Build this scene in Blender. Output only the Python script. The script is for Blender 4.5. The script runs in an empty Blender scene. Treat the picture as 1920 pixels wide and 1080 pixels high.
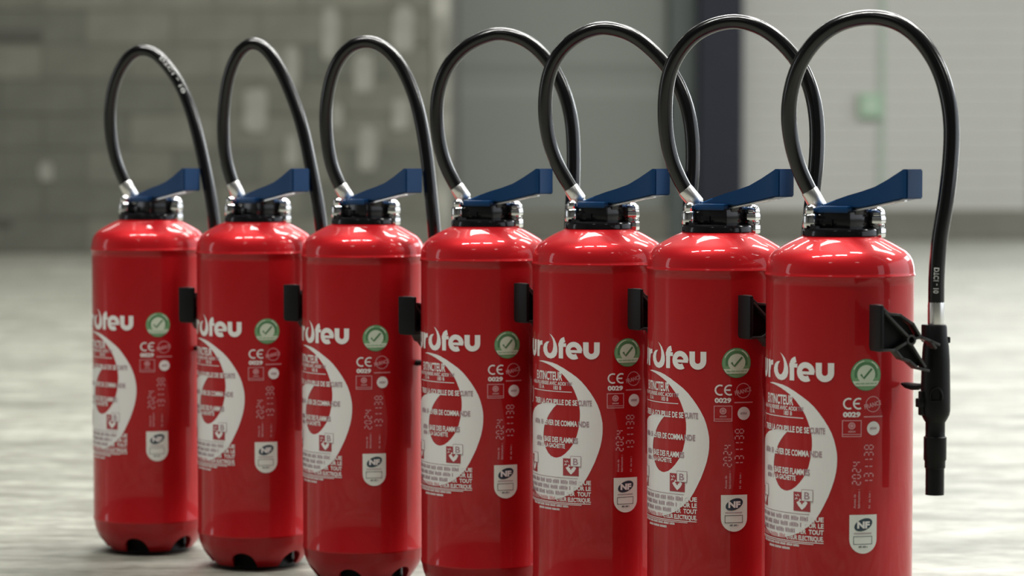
import bpy, bmesh, math, random
from math import sin, cos, pi, radians, degrees
from mathutils import Vector, Matrix
from mathutils.geometry import tessellate_polygon

S = bpy.context.scene
COL = S.collection
random.seed(4)

# ------------------------------------------------------------------ camera, world, lamps, exposure
CAM_H = 0.51
cd = bpy.data.cameras.new('camera')
cd.sensor_width = 36.0
cd.lens = 90.0
cd.clip_end = 200
cd.dof.use_dof = True
cd.dof.focus_distance = 2.72
cd.dof.aperture_fstop = 5.2
cam = bpy.data.objects.new('camera', cd)
COL.objects.link(cam)
cam.location = (0, 0, CAM_H)
cam.rotation_euler = (pi / 2 - math.atan(230 / 4800), 0, 0)
S.camera = cam

S.view_settings.view_transform = 'Standard'
S.view_settings.look = 'None'
S.view_settings.gamma = 1
S.view_settings.use_curve_mapping = False
S.view_settings.exposure = 0.1

w = bpy.data.worlds.new('sky')
S.world = w
w.use_nodes = True
w.node_tree.nodes['Background'].inputs[0].default_value = (0.82, 0.9, 1.0, 1)
w.node_tree.nodes['Background'].inputs[1].default_value = 1.0

def area(name, loc, rot, sx, sy, power, col=(1, 1, 1)):
    l = bpy.data.lights.new(name, 'AREA')
    l.shape = 'RECTANGLE'
    l.size, l.size_y = sx, sy
    l.energy = power
    l.color = col
    o = bpy.data.objects.new(name, l)
    COL.objects.link(o)
    o.location = loc
    o.rotation_euler = rot
    return o

HALL_H = 6.0
# lines of lamps hung under the ceiling of the hall
LAMPS = [(x, 6.8, 3.2, 1.2, 330) for x in (0.6, 4.4)]
LAMPS += [(-0.2, 9.6, 2.6, 0.30, 180), (3.2, 9.6, 2.6, 0.30, 140)] + [(x, 12.2, 2.6, 0.30, 60) for x in (-5.4, -1.8, 1.8, 5.4)]
LAMPS += [(2.4, 3.7, 2.5, 0.30, 360), (7.6, 3.1, 2.2, 0.70, 210)]
LAMPS += [(-2.35, 1.9, 1.0, 0.30, 125), (-1.00, 1.9, 1.0, 0.30, 125), (0.35, 1.9, 1.0, 0.30, 125), (6.6, 1.2, 2.5, 0.12, 50), (-2.4, -3.4, 0.8, 0.12, 14), (3.0, -3.4, 0.8, 0.12, 14)]
for x, y, sx, sy, power in LAMPS:
    area('ceiling_lamp', (x, y, HALL_H - 0.30), (0, 0, 0), sx, sy, power, (1.0, 0.99, 0.94))
# daylight entering by the window band of the right wall, the gate and the high window band of the back wall, and a tall window in the left wall
area('daylight', (9.55, 3.0, 2.6), (0, radians(90), 0), 4.2, 14.0, 120, (0.97, 0.99, 1.0))
area('daylight', (6.4, 18.0, 2.3), (radians(-90), 0, 0), 4.2, 4.4, 240, (0.97, 0.99, 1.0))
area('daylight', (9.55, 13.6, 4.3), (0, radians(90), 0), 2.1, 6.6, 330, (0.97, 0.99, 1.0))
area('daylight', (1.4, 17.72, 4.2), (radians(-90), 0, 0), 5.2, 2.0, 110, (0.97, 0.99, 1.0))
area('daylight', (-9.05, 3.6, 2.2), (0, radians(-90), 0), 3.8, 1.1, 22, (0.97, 0.99, 1.0))

# ------------------------------------------------------------------ materials
def mat(name, col, rough=0.5, metal=0.0, coat=0.0, coat_rough=0.05, spec=0.5):
    m = bpy.data.materials.new(name)
    m.use_nodes = True
    b = m.node_tree.nodes['Principled BSDF']
    b.inputs['Base Color'].default_value = (*col, 1)
    b.inputs['Roughness'].default_value = rough
    b.inputs['Metallic'].default_value = metal
    b.inputs['Coat Weight'].default_value = coat
    b.inputs['Coat Roughness'].default_value = coat_rough
    b.inputs['Specular IOR Level'].default_value = spec
    return m

def nodes(m):
    return m.node_tree.nodes, m.node_tree.links, m.node_tree.nodes['Principled BSDF']

def noise_tint(m, c0, c1, scale, detail=4.0, stretch=(1, 1, 1), lo=0.3, hi=0.7, bump=0.0, bscale=40.0, rot=0.0):
    n, l, b = nodes(m)
    tc = n.new('ShaderNodeTexCoord')
    mp = n.new('ShaderNodeMapping')
    mp.inputs['Scale'].default_value = stretch
    mp.inputs['Rotation'].default_value = (0, 0, rot)
    l.new(tc.outputs['Object'], mp.inputs['Vector'])
    t = n.new('ShaderNodeTexNoise')
    t.inputs['Scale'].default_value = scale
    t.inputs['Detail'].default_value = detail
    t.inputs['Roughness'].default_value = 0.62
    l.new(mp.outputs[0], t.inputs['Vector'])
    r = n.new('ShaderNodeValToRGB')
    r.color_ramp.elements[0].position = lo
    r.color_ramp.elements[1].position = hi
    r.color_ramp.elements[0].color = (*c0, 1)
    r.color_ramp.elements[1].color = (*c1, 1)
    l.new(t.outputs['Fac'], r.inputs['Fac'])
    l.new(r.outputs['Color'], b.inputs['Base Color'])
    if bump:
        t2 = n.new('ShaderNodeTexNoise')
        t2.inputs['Scale'].default_value = bscale
        t2.inputs['Detail'].default_value = 3
        l.new(tc.outputs['Object'], t2.inputs['Vector'])
        bp = n.new('ShaderNodeBump')
        bp.inputs['Strength'].default_value = bump
        bp.inputs['Distance'].default_value = 0.01
        l.new(t2.outputs['Fac'], bp.inputs['Height'])
        l.new(bp.outputs['Normal'], b.inputs['Normal'])
    return t, r

M = {}
M['red'] = mat('red_enamel', (0.42, 0.004, 0.008), 0.5, metal=0.4, coat=0.6, coat_rough=0.04, spec=0.2)
noise_tint(M['red'], (0.41, 0.0035, 0.007), (0.44, 0.005, 0.010), 6)
M['black'] = mat('black_plastic', (0.005, 0.005, 0.0055), 0.40, spec=0.18)
M['rib_lit_black'] = mat('black_plastic_lit_ribs', (0.030, 0.030, 0.029), 0.36, spec=0.5)  # the same black plastic, colour lightened for light caught along the rib edges
M['gloss_black'] = mat('glossy_black_plastic', (0.006, 0.006, 0.007), 0.14, spec=0.3)
M['rubber'] = mat('black_rubber', (0.002, 0.002, 0.0024), 0.20, spec=0.6)
M['blue'] = mat('blue_plastic', (0.003, 0.035, 0.11), 0.35, spec=0.22)
M['chrome'] = mat('chrome', (0.86, 0.86, 0.86), 0.09, 1.0)
M['alu'] = mat('aluminium', (0.80, 0.79, 0.77), 0.30, 1.0)
M['white_print'] = mat('white_print', (0.76, 0.74, 0.72), 0.38, coat=0.3)
M['pink_print'] = mat('faded_print', (0.60, 0.27, 0.28), 0.38, coat=0.3)
M['grey_print'] = mat('grey_print', (0.36, 0.24, 0.27), 0.38, coat=0.3)
M['red_print'] = mat('dark_red_print', (0.33, 0.02, 0.03), 0.38, coat=0.3)
M['green_print'] = mat('green_print', (0.17, 0.36, 0.17), 0.38, coat=0.3)
M['dark_green_print'] = mat('dark_green_print', (0.07, 0.20, 0.085), 0.38, coat=0.3)
M['pale_green_print'] = mat('pale_green_print', (0.60, 0.68, 0.54), 0.38, coat=0.3)
M['silver_label'] = mat('pale_label', (0.72, 0.74, 0.68), 0.35, coat=0.3)
M['navy_print'] = mat('navy_print', (0.012, 0.035, 0.055), 0.35, coat=0.3)
M['hose_print'] = mat('hose_print', (0.45, 0.45, 0.44), 0.5)

# ------------------------------------------------------------------ mesh helpers
def link(name, mesh, parent=None, loc=(0, 0, 0), rz=0.0):
    o = bpy.data.objects.new(name, mesh)
    COL.objects.link(o)
    o.parent = parent
    o.location = loc
    o.rotation_euler = (0, 0, rz)
    return o

def finish(bm, name, mats, smooth=40):
    me = bpy.data.meshes.new(name)
    bmesh.ops.recalc_face_normals(bm, faces=bm.faces[:])
    if smooth:
        a = radians(smooth)
        for f in bm.faces:
            f.smooth = True
        for e in bm.edges:
            if len(e.link_faces) == 2 and e.calc_face_angle(0) > a:
                e.smooth = False
    bm.to_mesh(me)
    bm.free()
    for m in (mats if isinstance(mats, (list, tuple)) else [mats]):
        me.materials.append(M[m] if isinstance(m, str) else m)
    return me

def lathe(bm, prof, seg=32, cx=0.0, cy=0.0, mi=0, cap=True):
    """revolve (radius, z) pairs about the z axis"""
    rings = []
    for r, z in prof:
        rings.append([bm.verts.new((cx + r * cos(2 * pi * k / seg), cy + r * sin(2 * pi * k / seg), z)) for k in range(seg)])
    for a, b in zip(rings, rings[1:]):
        for k in range(seg):
            f = bm.faces.new((a[k], a[(k + 1) % seg], b[(k + 1) % seg], b[k]))
            f.material_index = mi
    if cap:
        for r in (rings[0], rings[-1]):
            f = bm.faces.new(r)
            f.material_index = mi
    return rings

def prism(bm, pts, d0, d1, plane='xz', bevel=0.0, mi=0):
    """extrude a closed outline between two depths along the remaining axis"""
    def P(a, b, d):
        return {'xz': (a, d, b), 'xy': (a, b, d), 'yz': (d, a, b)}[plane]
    va = [bm.verts.new(P(a, b, d0)) for a, b in pts]
    vb = [bm.verts.new(P(a, b, d1)) for a, b in pts]
    fs = [bm.faces.new(va), bm.faces.new(vb[::-1])]
    n = len(pts)
    for k in range(n):
        fs.append(bm.faces.new((va[k], vb[k], vb[(k + 1) % n], va[(k + 1) % n])))
    for f in fs:
        f.material_index = mi
    if bevel:
        es = list({e for f in fs for e in f.edges})
        bmesh.ops.bevel(bm, geom=es, offset=bevel, segments=2, affect='EDGES', profile=0.6)
    return fs

def box(bm, x0, x1, y0, y1, z0, z1, bevel=0.0, mi=0):
    return prism(bm, [(x0, z0), (x1, z0), (x1, z1), (x0, z1)], y0, y1, 'xz', bevel, mi)

def catmull(pts, n=6):
    P = [Vector(p) for p in pts]
    P = [P[0] * 2 - P[1]] + P + [P[-1] * 2 - P[-2]]
    out = []
    for i in range(1, len(P) - 2):
        a, b, c, d = P[i - 1:i + 3]
        for k in range(n):
            t = k / n
            out.append(0.5 * ((2 * b) + (c - a) * t + (2 * a - 5 * b + 4 * c - d) * t * t + (3 * b - a - 3 * c + d) * t ** 3))
    out.append(P[-2].copy())
    return out

def smooth_path(p, it=4):
    p = [v.copy() for v in p]
    for _ in range(it):
        q = [v.copy() for v in p]
        for i in range(2, len(p) - 2):
            q[i] = (p[i - 1] + p[i] * 2 + p[i + 1]) / 4
        p = q
    return p

def frames(path):
    """tangent, normal, binormal carried along a path without twist"""
    T = []
    for i in range(len(path)):
        a, b = path[max(0, i - 1)], path[min(len(path) - 1, i + 1)]
        T.append((b - a).normalized())
    N = Vector((0, -1, 0))
    out = []
    for t in T:
        N = (N - t * N.dot(t)).normalized()
        out.append((t, N, t.cross(N)))
    return out

def tube(bm, path, r, seg=14, mi=0):
    fr = frames(path)
    rings = []
    for i, (p, (t, n, b)) in enumerate(zip(path, fr)):
        rr = r(i / (len(path) - 1)) if callable(r) else r
        rings.append([bm.verts.new(p + (n * cos(2 * pi * k / seg) + b * sin(2 * pi * k / seg)) * rr) for k in range(seg)])
    for a, b in zip(rings, rings[1:]):
        for k in range(seg):
            f = bm.faces.new((a[k], a[(k + 1) % seg], b[(k + 1) % seg], b[k]))
            f.material_index = mi
    for q in (rings[0], rings[-1]):
        f = bm.faces.new(q)
        f.material_index = mi

# ------------------------------------------------------------------ print helpers: flat shapes in millimetres (u along the wall of the cylinder, z up)
GLYPH = {}
def glyph_mesh(s, bold):
    key = (s, bold)
    if key not in GLYPH:
        cu = bpy.data.curves.new('lettering', 'FONT')
        cu.body = s
        cu.size = 1
        cu.offset = bold
        cu.resolution_u = 3
        cu.fill_mode = 'FRONT'
        ob = bpy.data.objects.new('lettering', cu)
        COL.objects.link(ob)
        bpy.context.view_layer.update()
        me = bpy.data.meshes.new_from_object(ob.evaluated_get(bpy.context.evaluated_depsgraph_get()))
        v = [(p.co.x, p.co.y) for p in me.vertices]
        f = [tuple(p.vertices) for p in me.polygons]
        bpy.data.objects.remove(ob)
        bpy.data.curves.remove(cu)
        bpy.data.meshes.remove(me)
        GLYPH[key] = (v, f)
    return GLYPH[key]

class Print:
    """collects flat print shapes, then wraps them on a cylinder of radius R"""
    def __init__(self, mats):
        self.bm = bmesh.new()
        self.mats = mats
    def face(self, pts, m, lift):
        vs = [self.bm.verts.new((a, b, lift)) for a, b in pts]
        f = self.bm.faces.new(vs)
        f.material_index = self.mats.index(m)
    def poly(self, pts, m, lift):
        tr = tessellate_polygon([[Vector((a, b, 0)) for a, b in pts]])
        vs = [self.bm.verts.new((a, b, lift)) for a, b in pts]
        for t in tr:
            try:
                f = self.bm.faces.new([vs[i] for i in t])
                f.material_index = self.mats.index(m)
            except ValueError:
                pass
    def rect(self, u0, z0, u1, z1, m, lift):
        self.face([(u0, z0), (u1, z0), (u1, z1), (u0, z1)], m, lift)
    def disc(self, u, z, r, m, lift, rz=None, a0=0, a1=360, n=28):
        rz = rz or r
        full = a1 - a0 >= 360
        k = n if full else n + 1
        self.poly([(u + r * cos(radians(a0 + (a1 - a0) * i / n)), z + rz * sin(radians(a0 + (a1 - a0) * i / n))) for i in range(k)], m, lift)
    def stroke(self, path, wd, m, lift, closed=False):
        n = len(path)
        L, Rr = [], []
        for i in range(n):
            if closed:
                a, b = path[i - 1], path[(i + 1) % n]
            else:
                a, b = path[max(0, i - 1)], path[min(n - 1, i + 1)]
            dx, dz = b[0] - a[0], b[1] - a[1]
            q = math.hypot(dx, dz) or 1
            nx, nz = -dz / q * wd / 2, dx / q * wd / 2
            L.append((path[i][0] + nx, path[i][1] + nz))
            Rr.append((path[i][0] - nx, path[i][1] - nz))
        for i in range(n if closed else n - 1):
            j = (i + 1) % n
            self.face([L[i], Rr[i], Rr[j], L[j]], m, lift)
    def ring(self, u, z, r, wd, m, lift, n=24, rz=None, a0=0, a1=360):
        rz = rz or r
        full = a1 - a0 >= 360
        pts = [(u + r * cos(radians(a0 + (a1 - a0) * i / n)), z + rz * sin(radians(a0 + (a1 - a0) * i / n))) for i in range(n if full else n + 1)]
        self.stroke(pts, wd, m, lift, full)
    def frame(self, u0, z0, u1, z1, wd, m, lift):
        self.rect(u0, z0, u1, z0 + wd, m, lift)
        self.rect(u0, z1 - wd, u1, z1, m, lift)
        self.rect(u0, z0 + wd, u0 + wd, z1 - wd, m, lift)
        self.rect(u1 - wd, z0 + wd, u1, z1 - wd, m, lift)
    def text(self, s, u0, u1, z0, h, m, lift, bold=0.02, rot=0.0):
        """fit a string between u0 and u1, capitals h high, standing on z0; rot turns it about (u0, z0)"""
        v, f = glyph_mesh(s, bold)
        xs = [p[0] for p in v]
        x0, x1 = min(xs), max(xs)
        cap = 0.72
        kx, kz = (u1 - u0) / (x1 - x0), h / cap
        c, d = cos(rot), sin(rot)
        vs = []
        for x, y in v:
            a, b = (x - x0) * kx, y * kz
            vs.append(self.bm.verts.new((u0 + a * c - b * d, z0 + a * d + b * c, lift)))
        for t in f:
            q = self.bm.faces.new([vs[i] for i in t])
            q.material_index = self.mats.index(m)
    def bars(self, u0, u1, z0, h, m, lift, gap=7):
        """a line of print too small to be read in the photograph: uneven letter-like strokes in word groups"""
        st, k, u = h * 0.42, 0, u0
        while u < u1 - st * .6:
            if k % gap != gap - 1:
                top = h * (1.0 if (k * 7) % 5 else 0.82)
                self.rect(u, z0, u + st * 0.62, z0 + top, m, lift)
                if (k * 3) % 4 == 0:
                    self.rect(u + st * 0.62, z0 + h * .4, u + st, z0 + h * .58, m, lift)
            u += st
            k += 1
    def cylinder(self, name, R):
        bm = self.bm
        us = [v.co.x for v in bm.verts]
        k0, k1 = int(min(us) // 4), int(max(us) // 4) + 1
        for k in range(k0, k1 + 1):
            bmesh.ops.bisect_plane(bm, geom=bm.verts[:] + bm.edges[:] + bm.faces[:], plane_co=(k * 4.0, 0, 0), plane_no=(1, 0, 0), dist=1e-4)
        for v in bm.verts:
            u, z, l = v.co
            a = -pi / 2 + (u / 1000) / R
            rr = R + l / 1000
            v.co = (rr * cos(a), rr * sin(a), z / 1000)
        me = bpy.data.meshes.new(name)
        for f in bm.faces:
            f.smooth = False
            if f.normal.dot(Vector((f.calc_center_median().x, f.calc_center_median().y, 0))) < 0:
                f.normal_flip()
        bm.to_mesh(me)
        bm.free()
        for m in self.mats:
            me.materials.append(M[m])
        return me

# ------------------------------------------------------------------ the setting
def struct(name, mesh, loc=(0, 0, 0)):
    o = link(name, mesh, None, loc)
    o['kind'] = 'structure'
    return o

M['floor'] = mat('floor_concrete', (0.5, 0.5, 0.46), 0.42, spec=0.4)
def floor_material(m):
    n, l, b = nodes(m)
    tc = n.new('ShaderNodeTexCoord')
    def noise(scale, stretch, rot, detail=5, rough=0.6):
        mp = n.new('ShaderNodeMapping')
        mp.inputs['Scale'].default_value = stretch
        mp.inputs['Rotation'].default_value = (0, 0, rot)
        l.new(tc.outputs['Object'], mp.inputs['Vector'])
        t = n.new('ShaderNodeTexNoise')
        t.inputs['Scale'].default_value = scale
        t.inputs['Detail'].default_value = detail
        t.inputs['Roughness'].default_value = rough
        l.new(mp.outputs[0], t.inputs['Vector'])
        return t
    def ramp(t, p0, c0, p1, c1):
        r = n.new('ShaderNodeValToRGB')
        r.color_ramp.elements[0].position, r.color_ramp.elements[1].position = p0, p1
        r.color_ramp.elements[0].color, r.color_ramp.elements[1].color = (*c0, 1), (*c1, 1)
        l.new(t.outputs['Fac'], r.inputs['Fac'])
        return r
    def mul(a, bb, f=1.0):
        x = n.new('ShaderNodeMix')
        x.data_type = 'RGBA'
        x.blend_type = 'MULTIPLY'
        x.inputs['Factor'].default_value = f
        l.new(a.outputs[0], x.inputs[6])
        l.new(bb.outputs[0], x.inputs[7])
        class O: pass
        o = O(); o.outputs = [x.outputs[2]]
        return o
    base = ramp(noise(0.55, (1, 1, 1), 0.3), 0.3, (0.25, 0.253, 0.218), 0.7, (0.37, 0.373, 0.326))
    streak = ramp(noise(4.0, (0.35, 1.6, 1), radians(12), 7, 0.68), 0.40, (0.46, 0.46, 0.435), 0.58, (1, 1, 1))
    swirl = ramp(noise(16.0, (0.5, 1.3, 1), radians(-24), 6, 0.65), 0.42, (0.50, 0.485, 0.46), 0.56, (1, 1, 1))
    grain = ramp(noise(48, (0.6, 1.2, 1), 0.3, 4), 0.38, (0.66, 0.66, 0.645), 0.60, (1, 1, 1))
    c = mul(mul(mul(base, streak, 0.75), swirl, 0.75), grain, 0.7)
    l.new(c.outputs[0], b.inputs['Base Color'])
    rr = n.new('ShaderNodeMapRange')
    rr.inputs['To Min'].default_value = 0.30
    rr.inputs['To Max'].default_value = 0.62
    l.new(noise(2.2, (1, 0.4, 1), 0.2).outputs['Fac'], rr.inputs['Value'])
    l.new(rr.outputs[0], b.inputs['Roughness'])
    bp = n.new('ShaderNodeBump')
    bp.inputs['Strength'].default_value = 0.25
    bp.inputs['Distance'].default_value = 0.004
    l.new(noise(30, (1, 0.5, 1), 0.4).outputs['Fac'], bp.inputs['Height'])
    l.new(bp.outputs['Normal'], b.inputs['Normal'])
floor_material(M['floor'])

X0, X1, Y0, Y1 = -9.0, 9.5, -6.0, 18.2
bm = bmesh.new()
box(bm, X0 - .2, X1 + .2, Y0 - .2, Y1 + .2, -0.2, 0.0)
struct('floor', finish(bm, 'floor', 'floor', 0))

M['ceiling'] = mat('ceiling_sheet', (0.12, 0.12, 0.115), 0.7)
noise_tint(M['ceiling'], (0.11, 0.11, 0.105), (0.13, 0.13, 0.125), 2.0)
bm = bmesh.new()
box(bm, X0 - .2, X1 + .2, Y0 - .2, Y1 + .2, HALL_H, HALL_H + 0.2)
struct('ceiling', finish(bm, 'ceiling', 'ceiling', 0))

M['render'] = mat('grey_wall', (0.18, 0.18, 0.165), 0.8)
noise_tint(M['render'], (0.16, 0.16, 0.145), (0.20, 0.20, 0.185), 1.5)
M['dark_render'] = mat('dark_wall', (0.07, 0.07, 0.065), 0.8)
noise_tint(M['dark_render'], (0.06, 0.06, 0.056), (0.08, 0.08, 0.075), 1.5)
bm = bmesh.new()      # left wall round a tall window
box(bm, X0 - .2, X0, Y0, 3.0, 0, HALL_H)
box(bm, X0 - .2, X0, 4.2, Y1, 0, HALL_H)
box(bm, X0 - .2, X0, 3.0, 4.2, 0, 0.25)
box(bm, X0 - .2, X0, 3.0, 4.2, 4.15, HALL_H)
struct('wall_left', finish(bm, 'wall_left', 'render', 0))
bm = bmesh.new()
box(bm, X0, X1, Y0 - .2, Y0, 0, HALL_H)
struct('wall_front', finish(bm, 'wall_front', 'dark_render', 0))
bm = bmesh.new()      # right wall under and over its window band
box(bm, X1, X1 + .2, Y0, -4.1, 0, HALL_H)
box(bm, X1, X1 + .2, 10.1, Y1, 0, 3.2)
box(bm, X1, X1 + .2, 10.1, Y1, 5.4, HALL_H)
box(bm, X1, X1 + .2, 17.0, Y1, 3.2, 5.4)
box(bm, X1, X1 + .2, -4.1, 10.1, 0, 0.45)
box(bm, X1, X1 + .2, -4.1, 10.1, 4.75, HALL_H)
struct('wall_right', finish(bm, 'wall_right', 'render', 0))

# --- block wall on the left of the picture, standing out from the back wall
WY = 14.8
M['mortar'] = mat('mortar', (0.09, 0.09, 0.073), 0.9)
noise_tint(M['mortar'], (0.084, 0.084, 0.068), (0.099, 0.099, 0.08), 8)
BLOCKS = []
for k, c in enumerate(((0.094, 0.094, 0.075), (0.104, 0.104, 0.084), (0.082, 0.083, 0.067), (0.114, 0.113, 0.091))):
    m = mat('concrete_block_%s' % 'abcd'[k], c, 0.9)
    noise_tint(m, tuple(v * 0.88 for v in c), tuple(v * 1.12 for v in c), 5, bump=0.4, bscale=90)
    BLOCKS.append(m)
WX1 = -0.36
bm = bmesh.new()
box(bm, X0, WX1, WY + 0.007, Y1 - 0.3, 0, HALL_H)
wall = struct('wall_back_left', finish(bm, 'wall_back_left', 'mortar', 0))
block_mesh = {}
for k, m in enumerate(BLOCKS):
    for half in (0, 1):
        bm = bmesh.new()
        wd = 0.2425 if half else 0.4925
        box(bm, 0, wd, 0, 0.05, 0, 0.193)
        bmesh.ops.bevel(bm, geom=[e for e in bm.edges if all(v.co.y < 0.01 for v in e.verts)], offset=0.004, segments=1, affect='EDGES')
        block_mesh[k, half] = finish(bm, 'concrete_block', m, 0)
PIER0 = WX1 - 0.10
for row in range(11):
    x = PIER0 - (0.25 if row % 2 else 0.0)
    if row % 2:
        link('concrete_block', block_mesh[random.randrange(4), 1], wall, (x + 0.0035, WY + random.uniform(-.003, .003), 0.004 + row * 0.2))
    for c in range(9):
        x -= 0.5
        link('concrete_block', block_mesh[random.randrange(4), 0], wall, (x + 0.0035, WY + random.uniform(-.003, .003), 0.004 + row * 0.2))
bm = bmesh.new()
box(bm, PIER0 + .004, WX1 + .004, WY - 0.006, WY + 0.05, 0, HALL_H, 0.004)
M['pier'] = mat('pale_render', (0.33, 0.325, 0.27), 0.85)
noise_tint(M['pier'], (0.11, 0.11, 0.092), (0.26, 0.258, 0.222), 3.2, lo=0.35, hi=0.66)
link('corner_pier', finish(bm, 'corner_pier', 'pier', 0), wall)
M['patch'] = mat('filler', (0.40, 0.39, 0.34), 0.85)
noise_tint(M['patch'], (0.155, 0.154, 0.132), (0.21, 0.208, 0.18), 6)
for x, z, wd, ht in ((-1.48, 0.825, 0.142, 0.265), (-1.27, 1.065, 0.08, 0.259), (-1.27, 0.59, 0.08, 0.185), (-1.048, 1.262, 0.092, 0.308), (-0.854, 1.04, 0.123, 0.228), (-0.626, 1.287, 0.123, 0.265), (-0.833, 0.603, 0.105, 0.259),
                       (-0.641, 0.8, 0.105, 0.185), (-1.011, 0.794, 0.062, 0.154), (-2.689, 0.473, 0.08, 0.111)):
    a, b = wd / 2, ht / 2
    bm = bmesh.new()
    pts = []
    for k in range(18):
        t = 2 * pi * k / 18
        q = random.uniform(0.88, 1.08)
        pts.append((a * q * math.copysign(abs(cos(t)) ** 0.6, cos(t)), b * q * math.copysign(abs(sin(t)) ** 0.6, sin(t))))
    prism(bm, pts, -0.007, 0.004, 'xz')
    link('filler_patch', finish(bm, 'filler_patch', 'patch', 0), wall, (x, WY, z))
M['wall_mark_dark'] = mat('dark_mark', (0.055, 0.054, 0.046), 0.9)  # plain dark bars, slightly raised; no opening is cut in the wall
for x, z, wd, ht in ((-2.843, 1.262, 0.278, 0.062), (-2.942, 0.183, 0.111, 0.056)):
    bm = bmesh.new()
    box(bm, -wd / 2, wd / 2, -0.008, 0.004, -ht / 2, ht / 2, 0.004)
    link('wall_mark', finish(bm, 'wall_mark', 'wall_mark_dark', 0), wall, (x, WY, z))

# --- panelled back wall on a low concrete plinth
BY = 17.7
M['panel'] = mat('wall_sheet', (0.36, 0.36, 0.335), 0.55)
noise_tint(M['panel'], (0.345, 0.345, 0.32), (0.375, 0.375, 0.35), 0.8)
M['panel_dull'] = mat('wall_sheet_dull', (0.215, 0.228, 0.205), 0.6)
noise_tint(M['panel_dull'], (0.155, 0.17, 0.148), (0.182, 0.196, 0.174), 0.6)
M['plinth'] = mat('plinth_concrete', (0.13, 0.128, 0.105), 0.85)
noise_tint(M['plinth'], (0.115, 0.113, 0.093), (0.15, 0.147, 0.122), 2.5)
bm = bmesh.new()
box(bm, -1.2, 4.1, BY + 0.06, Y1, 0, 3.15)
box(bm, -1.2, 4.1, BY + 0.06, Y1, 5.25, HALL_H)
box(bm, 8.7, X1, BY + 0.06, Y1, 0, HALL_H)
box(bm, 4.1, 8.7, BY + 0.06, Y1, 4.5, HALL_H)
back = struct('wall_back', finish(bm, 'wall_back', 'mortar', 0))
bm = bmesh.new()
box(bm, -1.2, 4.1, BY - 0.10, BY + 0.06, 0, 0.205, 0.01)
link('plinth', finish(bm, 'plinth', 'plinth', 0), back)
def sheet(x0, x1, m, pitch, depth, top=2.85):
    bm = bmesh.new()
    prof = [(0.0, 0.06)]
    z = 0.0
    prof.append((0.0, z))
    while z < top - pitch:
        prof += [(0.0, z + pitch * 0.78), (depth, z + pitch * 0.84), (depth, z + pitch * 0.94), (0.0, z + pitch)]
        z += pitch
    prof = [(p[0] if i else 0.06, p[1] if i else 0.0) for i, p in enumerate(prof)]
    prof.append((0.06, z))
    vs0 = [bm.verts.new((x0, a, b)) for a, b in prof]
    vs1 = [bm.verts.new((x1, a, b)) for a, b in prof]
    for k in range(len(prof) - 1):
        bm.faces.new((vs0[k], vs1[k], vs1[k + 1], vs0[k + 1]))
    bm.faces.new(vs0)
    bm.faces.new(vs1[::-1])
    return link('wall_panel', finish(bm, 'wall_panel', m, 0), back, (0, BY - 0.02, 0.205))
sheet(-1.2, 1.069, 'panel_dull', 1.0, 0.01)
for a, b in ((1.571, 2.541), (2.555, 3.558), (3.573, 4.093)):
    sheet(a, b, 'panel', 0.10, 0.006)
# steel column of the frame in front of the wall: two flanges and a web
M['steel'] = mat('navy_steel', (0.01, 0.012, 0.02), 0.6, spec=0.25)
noise_tint(M['steel'], (0.008, 0.010, 0.018), (0.011, 0.013, 0.022), 3)
M['steel_side'] = mat('grey_green_steel', (0.085, 0.105, 0.098), 0.5)
noise_tint(M['steel_side'], (0.05, 0.066, 0.062), (0.062, 0.078, 0.073), 3)
bm = bmesh.new()
box(bm, 1.077, 1.268, BY - 0.13, BY - 0.02, 0.0, HALL_H, 0.006)
col = struct('trim_column_cover', finish(bm, 'trim_column_cover', 'steel_side', 0))
bm = bmesh.new()
cx0, cx1 = 1.268, 1.563
for y in (BY - 0.34, BY - 0.05):
    box(bm, cx0, cx1, y, y + 0.018, 0.02, HALL_H, 0.002)
box(bm, (cx0 + cx1) / 2 - .006, (cx0 + cx1) / 2 + .006, BY - 0.33, BY - 0.04, 0.02, HALL_H)
box(bm, cx0 - .02, cx1 + .02, BY - 0.36, BY - 0.02, 0.0, 0.02)
struct('column_steel', finish(bm, 'column_steel', 'steel', 0))
# green post strip in the joint of the panels with the sign on it
M['strip'] = mat('pale_green_strip', (0.26, 0.31, 0.26), 0.6)
noise_tint(M['strip'], (0.245, 0.295, 0.245), (0.275, 0.325, 0.275), 3)
bm = bmesh.new()
box(bm, 2.526, 2.57, BY - 0.03, BY - 0.005, 0.205, HALL_H, 0.003)
struct('trim_joint', finish(bm, 'trim_joint', 'strip', 0))
M['sign_green'] = mat('sign_green', (0.16, 0.32, 0.18), 0.5)
noise_tint(M['sign_green'], (0.22, 0.33, 0.225), (0.25, 0.36, 0.255), 9)
M['sign_pale'] = mat('sign_pale', (0.33, 0.42, 0.33), 0.5)
bm = bmesh.new()
sx0, sx1 = 2.386, 2.552
sz0, sz1 = 0.835, 1.004
box(bm, 0, sx1 - sx0, 0, 0.03, 0, sz1 - sz0, 0.006)
sg = link('wall_sign', finish(bm, 'wall_sign', 'sign_green', 0), None, (sx0, BY - 0.062, sz0))
sg['label'] = 'small green sign fixed beside the joint of the pale back wall panels'
sg['category'] = 'sign'
bm = bmesh.new()
box(bm, 0.045, 0.115, -0.003, 0.002, 0.045, 0.125, 0.001)
link('sign_symbol', finish(bm, 'sign_symbol', 'sign_pale', 0), sg)

# ------------------------------------------------------------------ one extinguisher: the meshes of its parts (shared by all seven)
R = 0.0745

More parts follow.
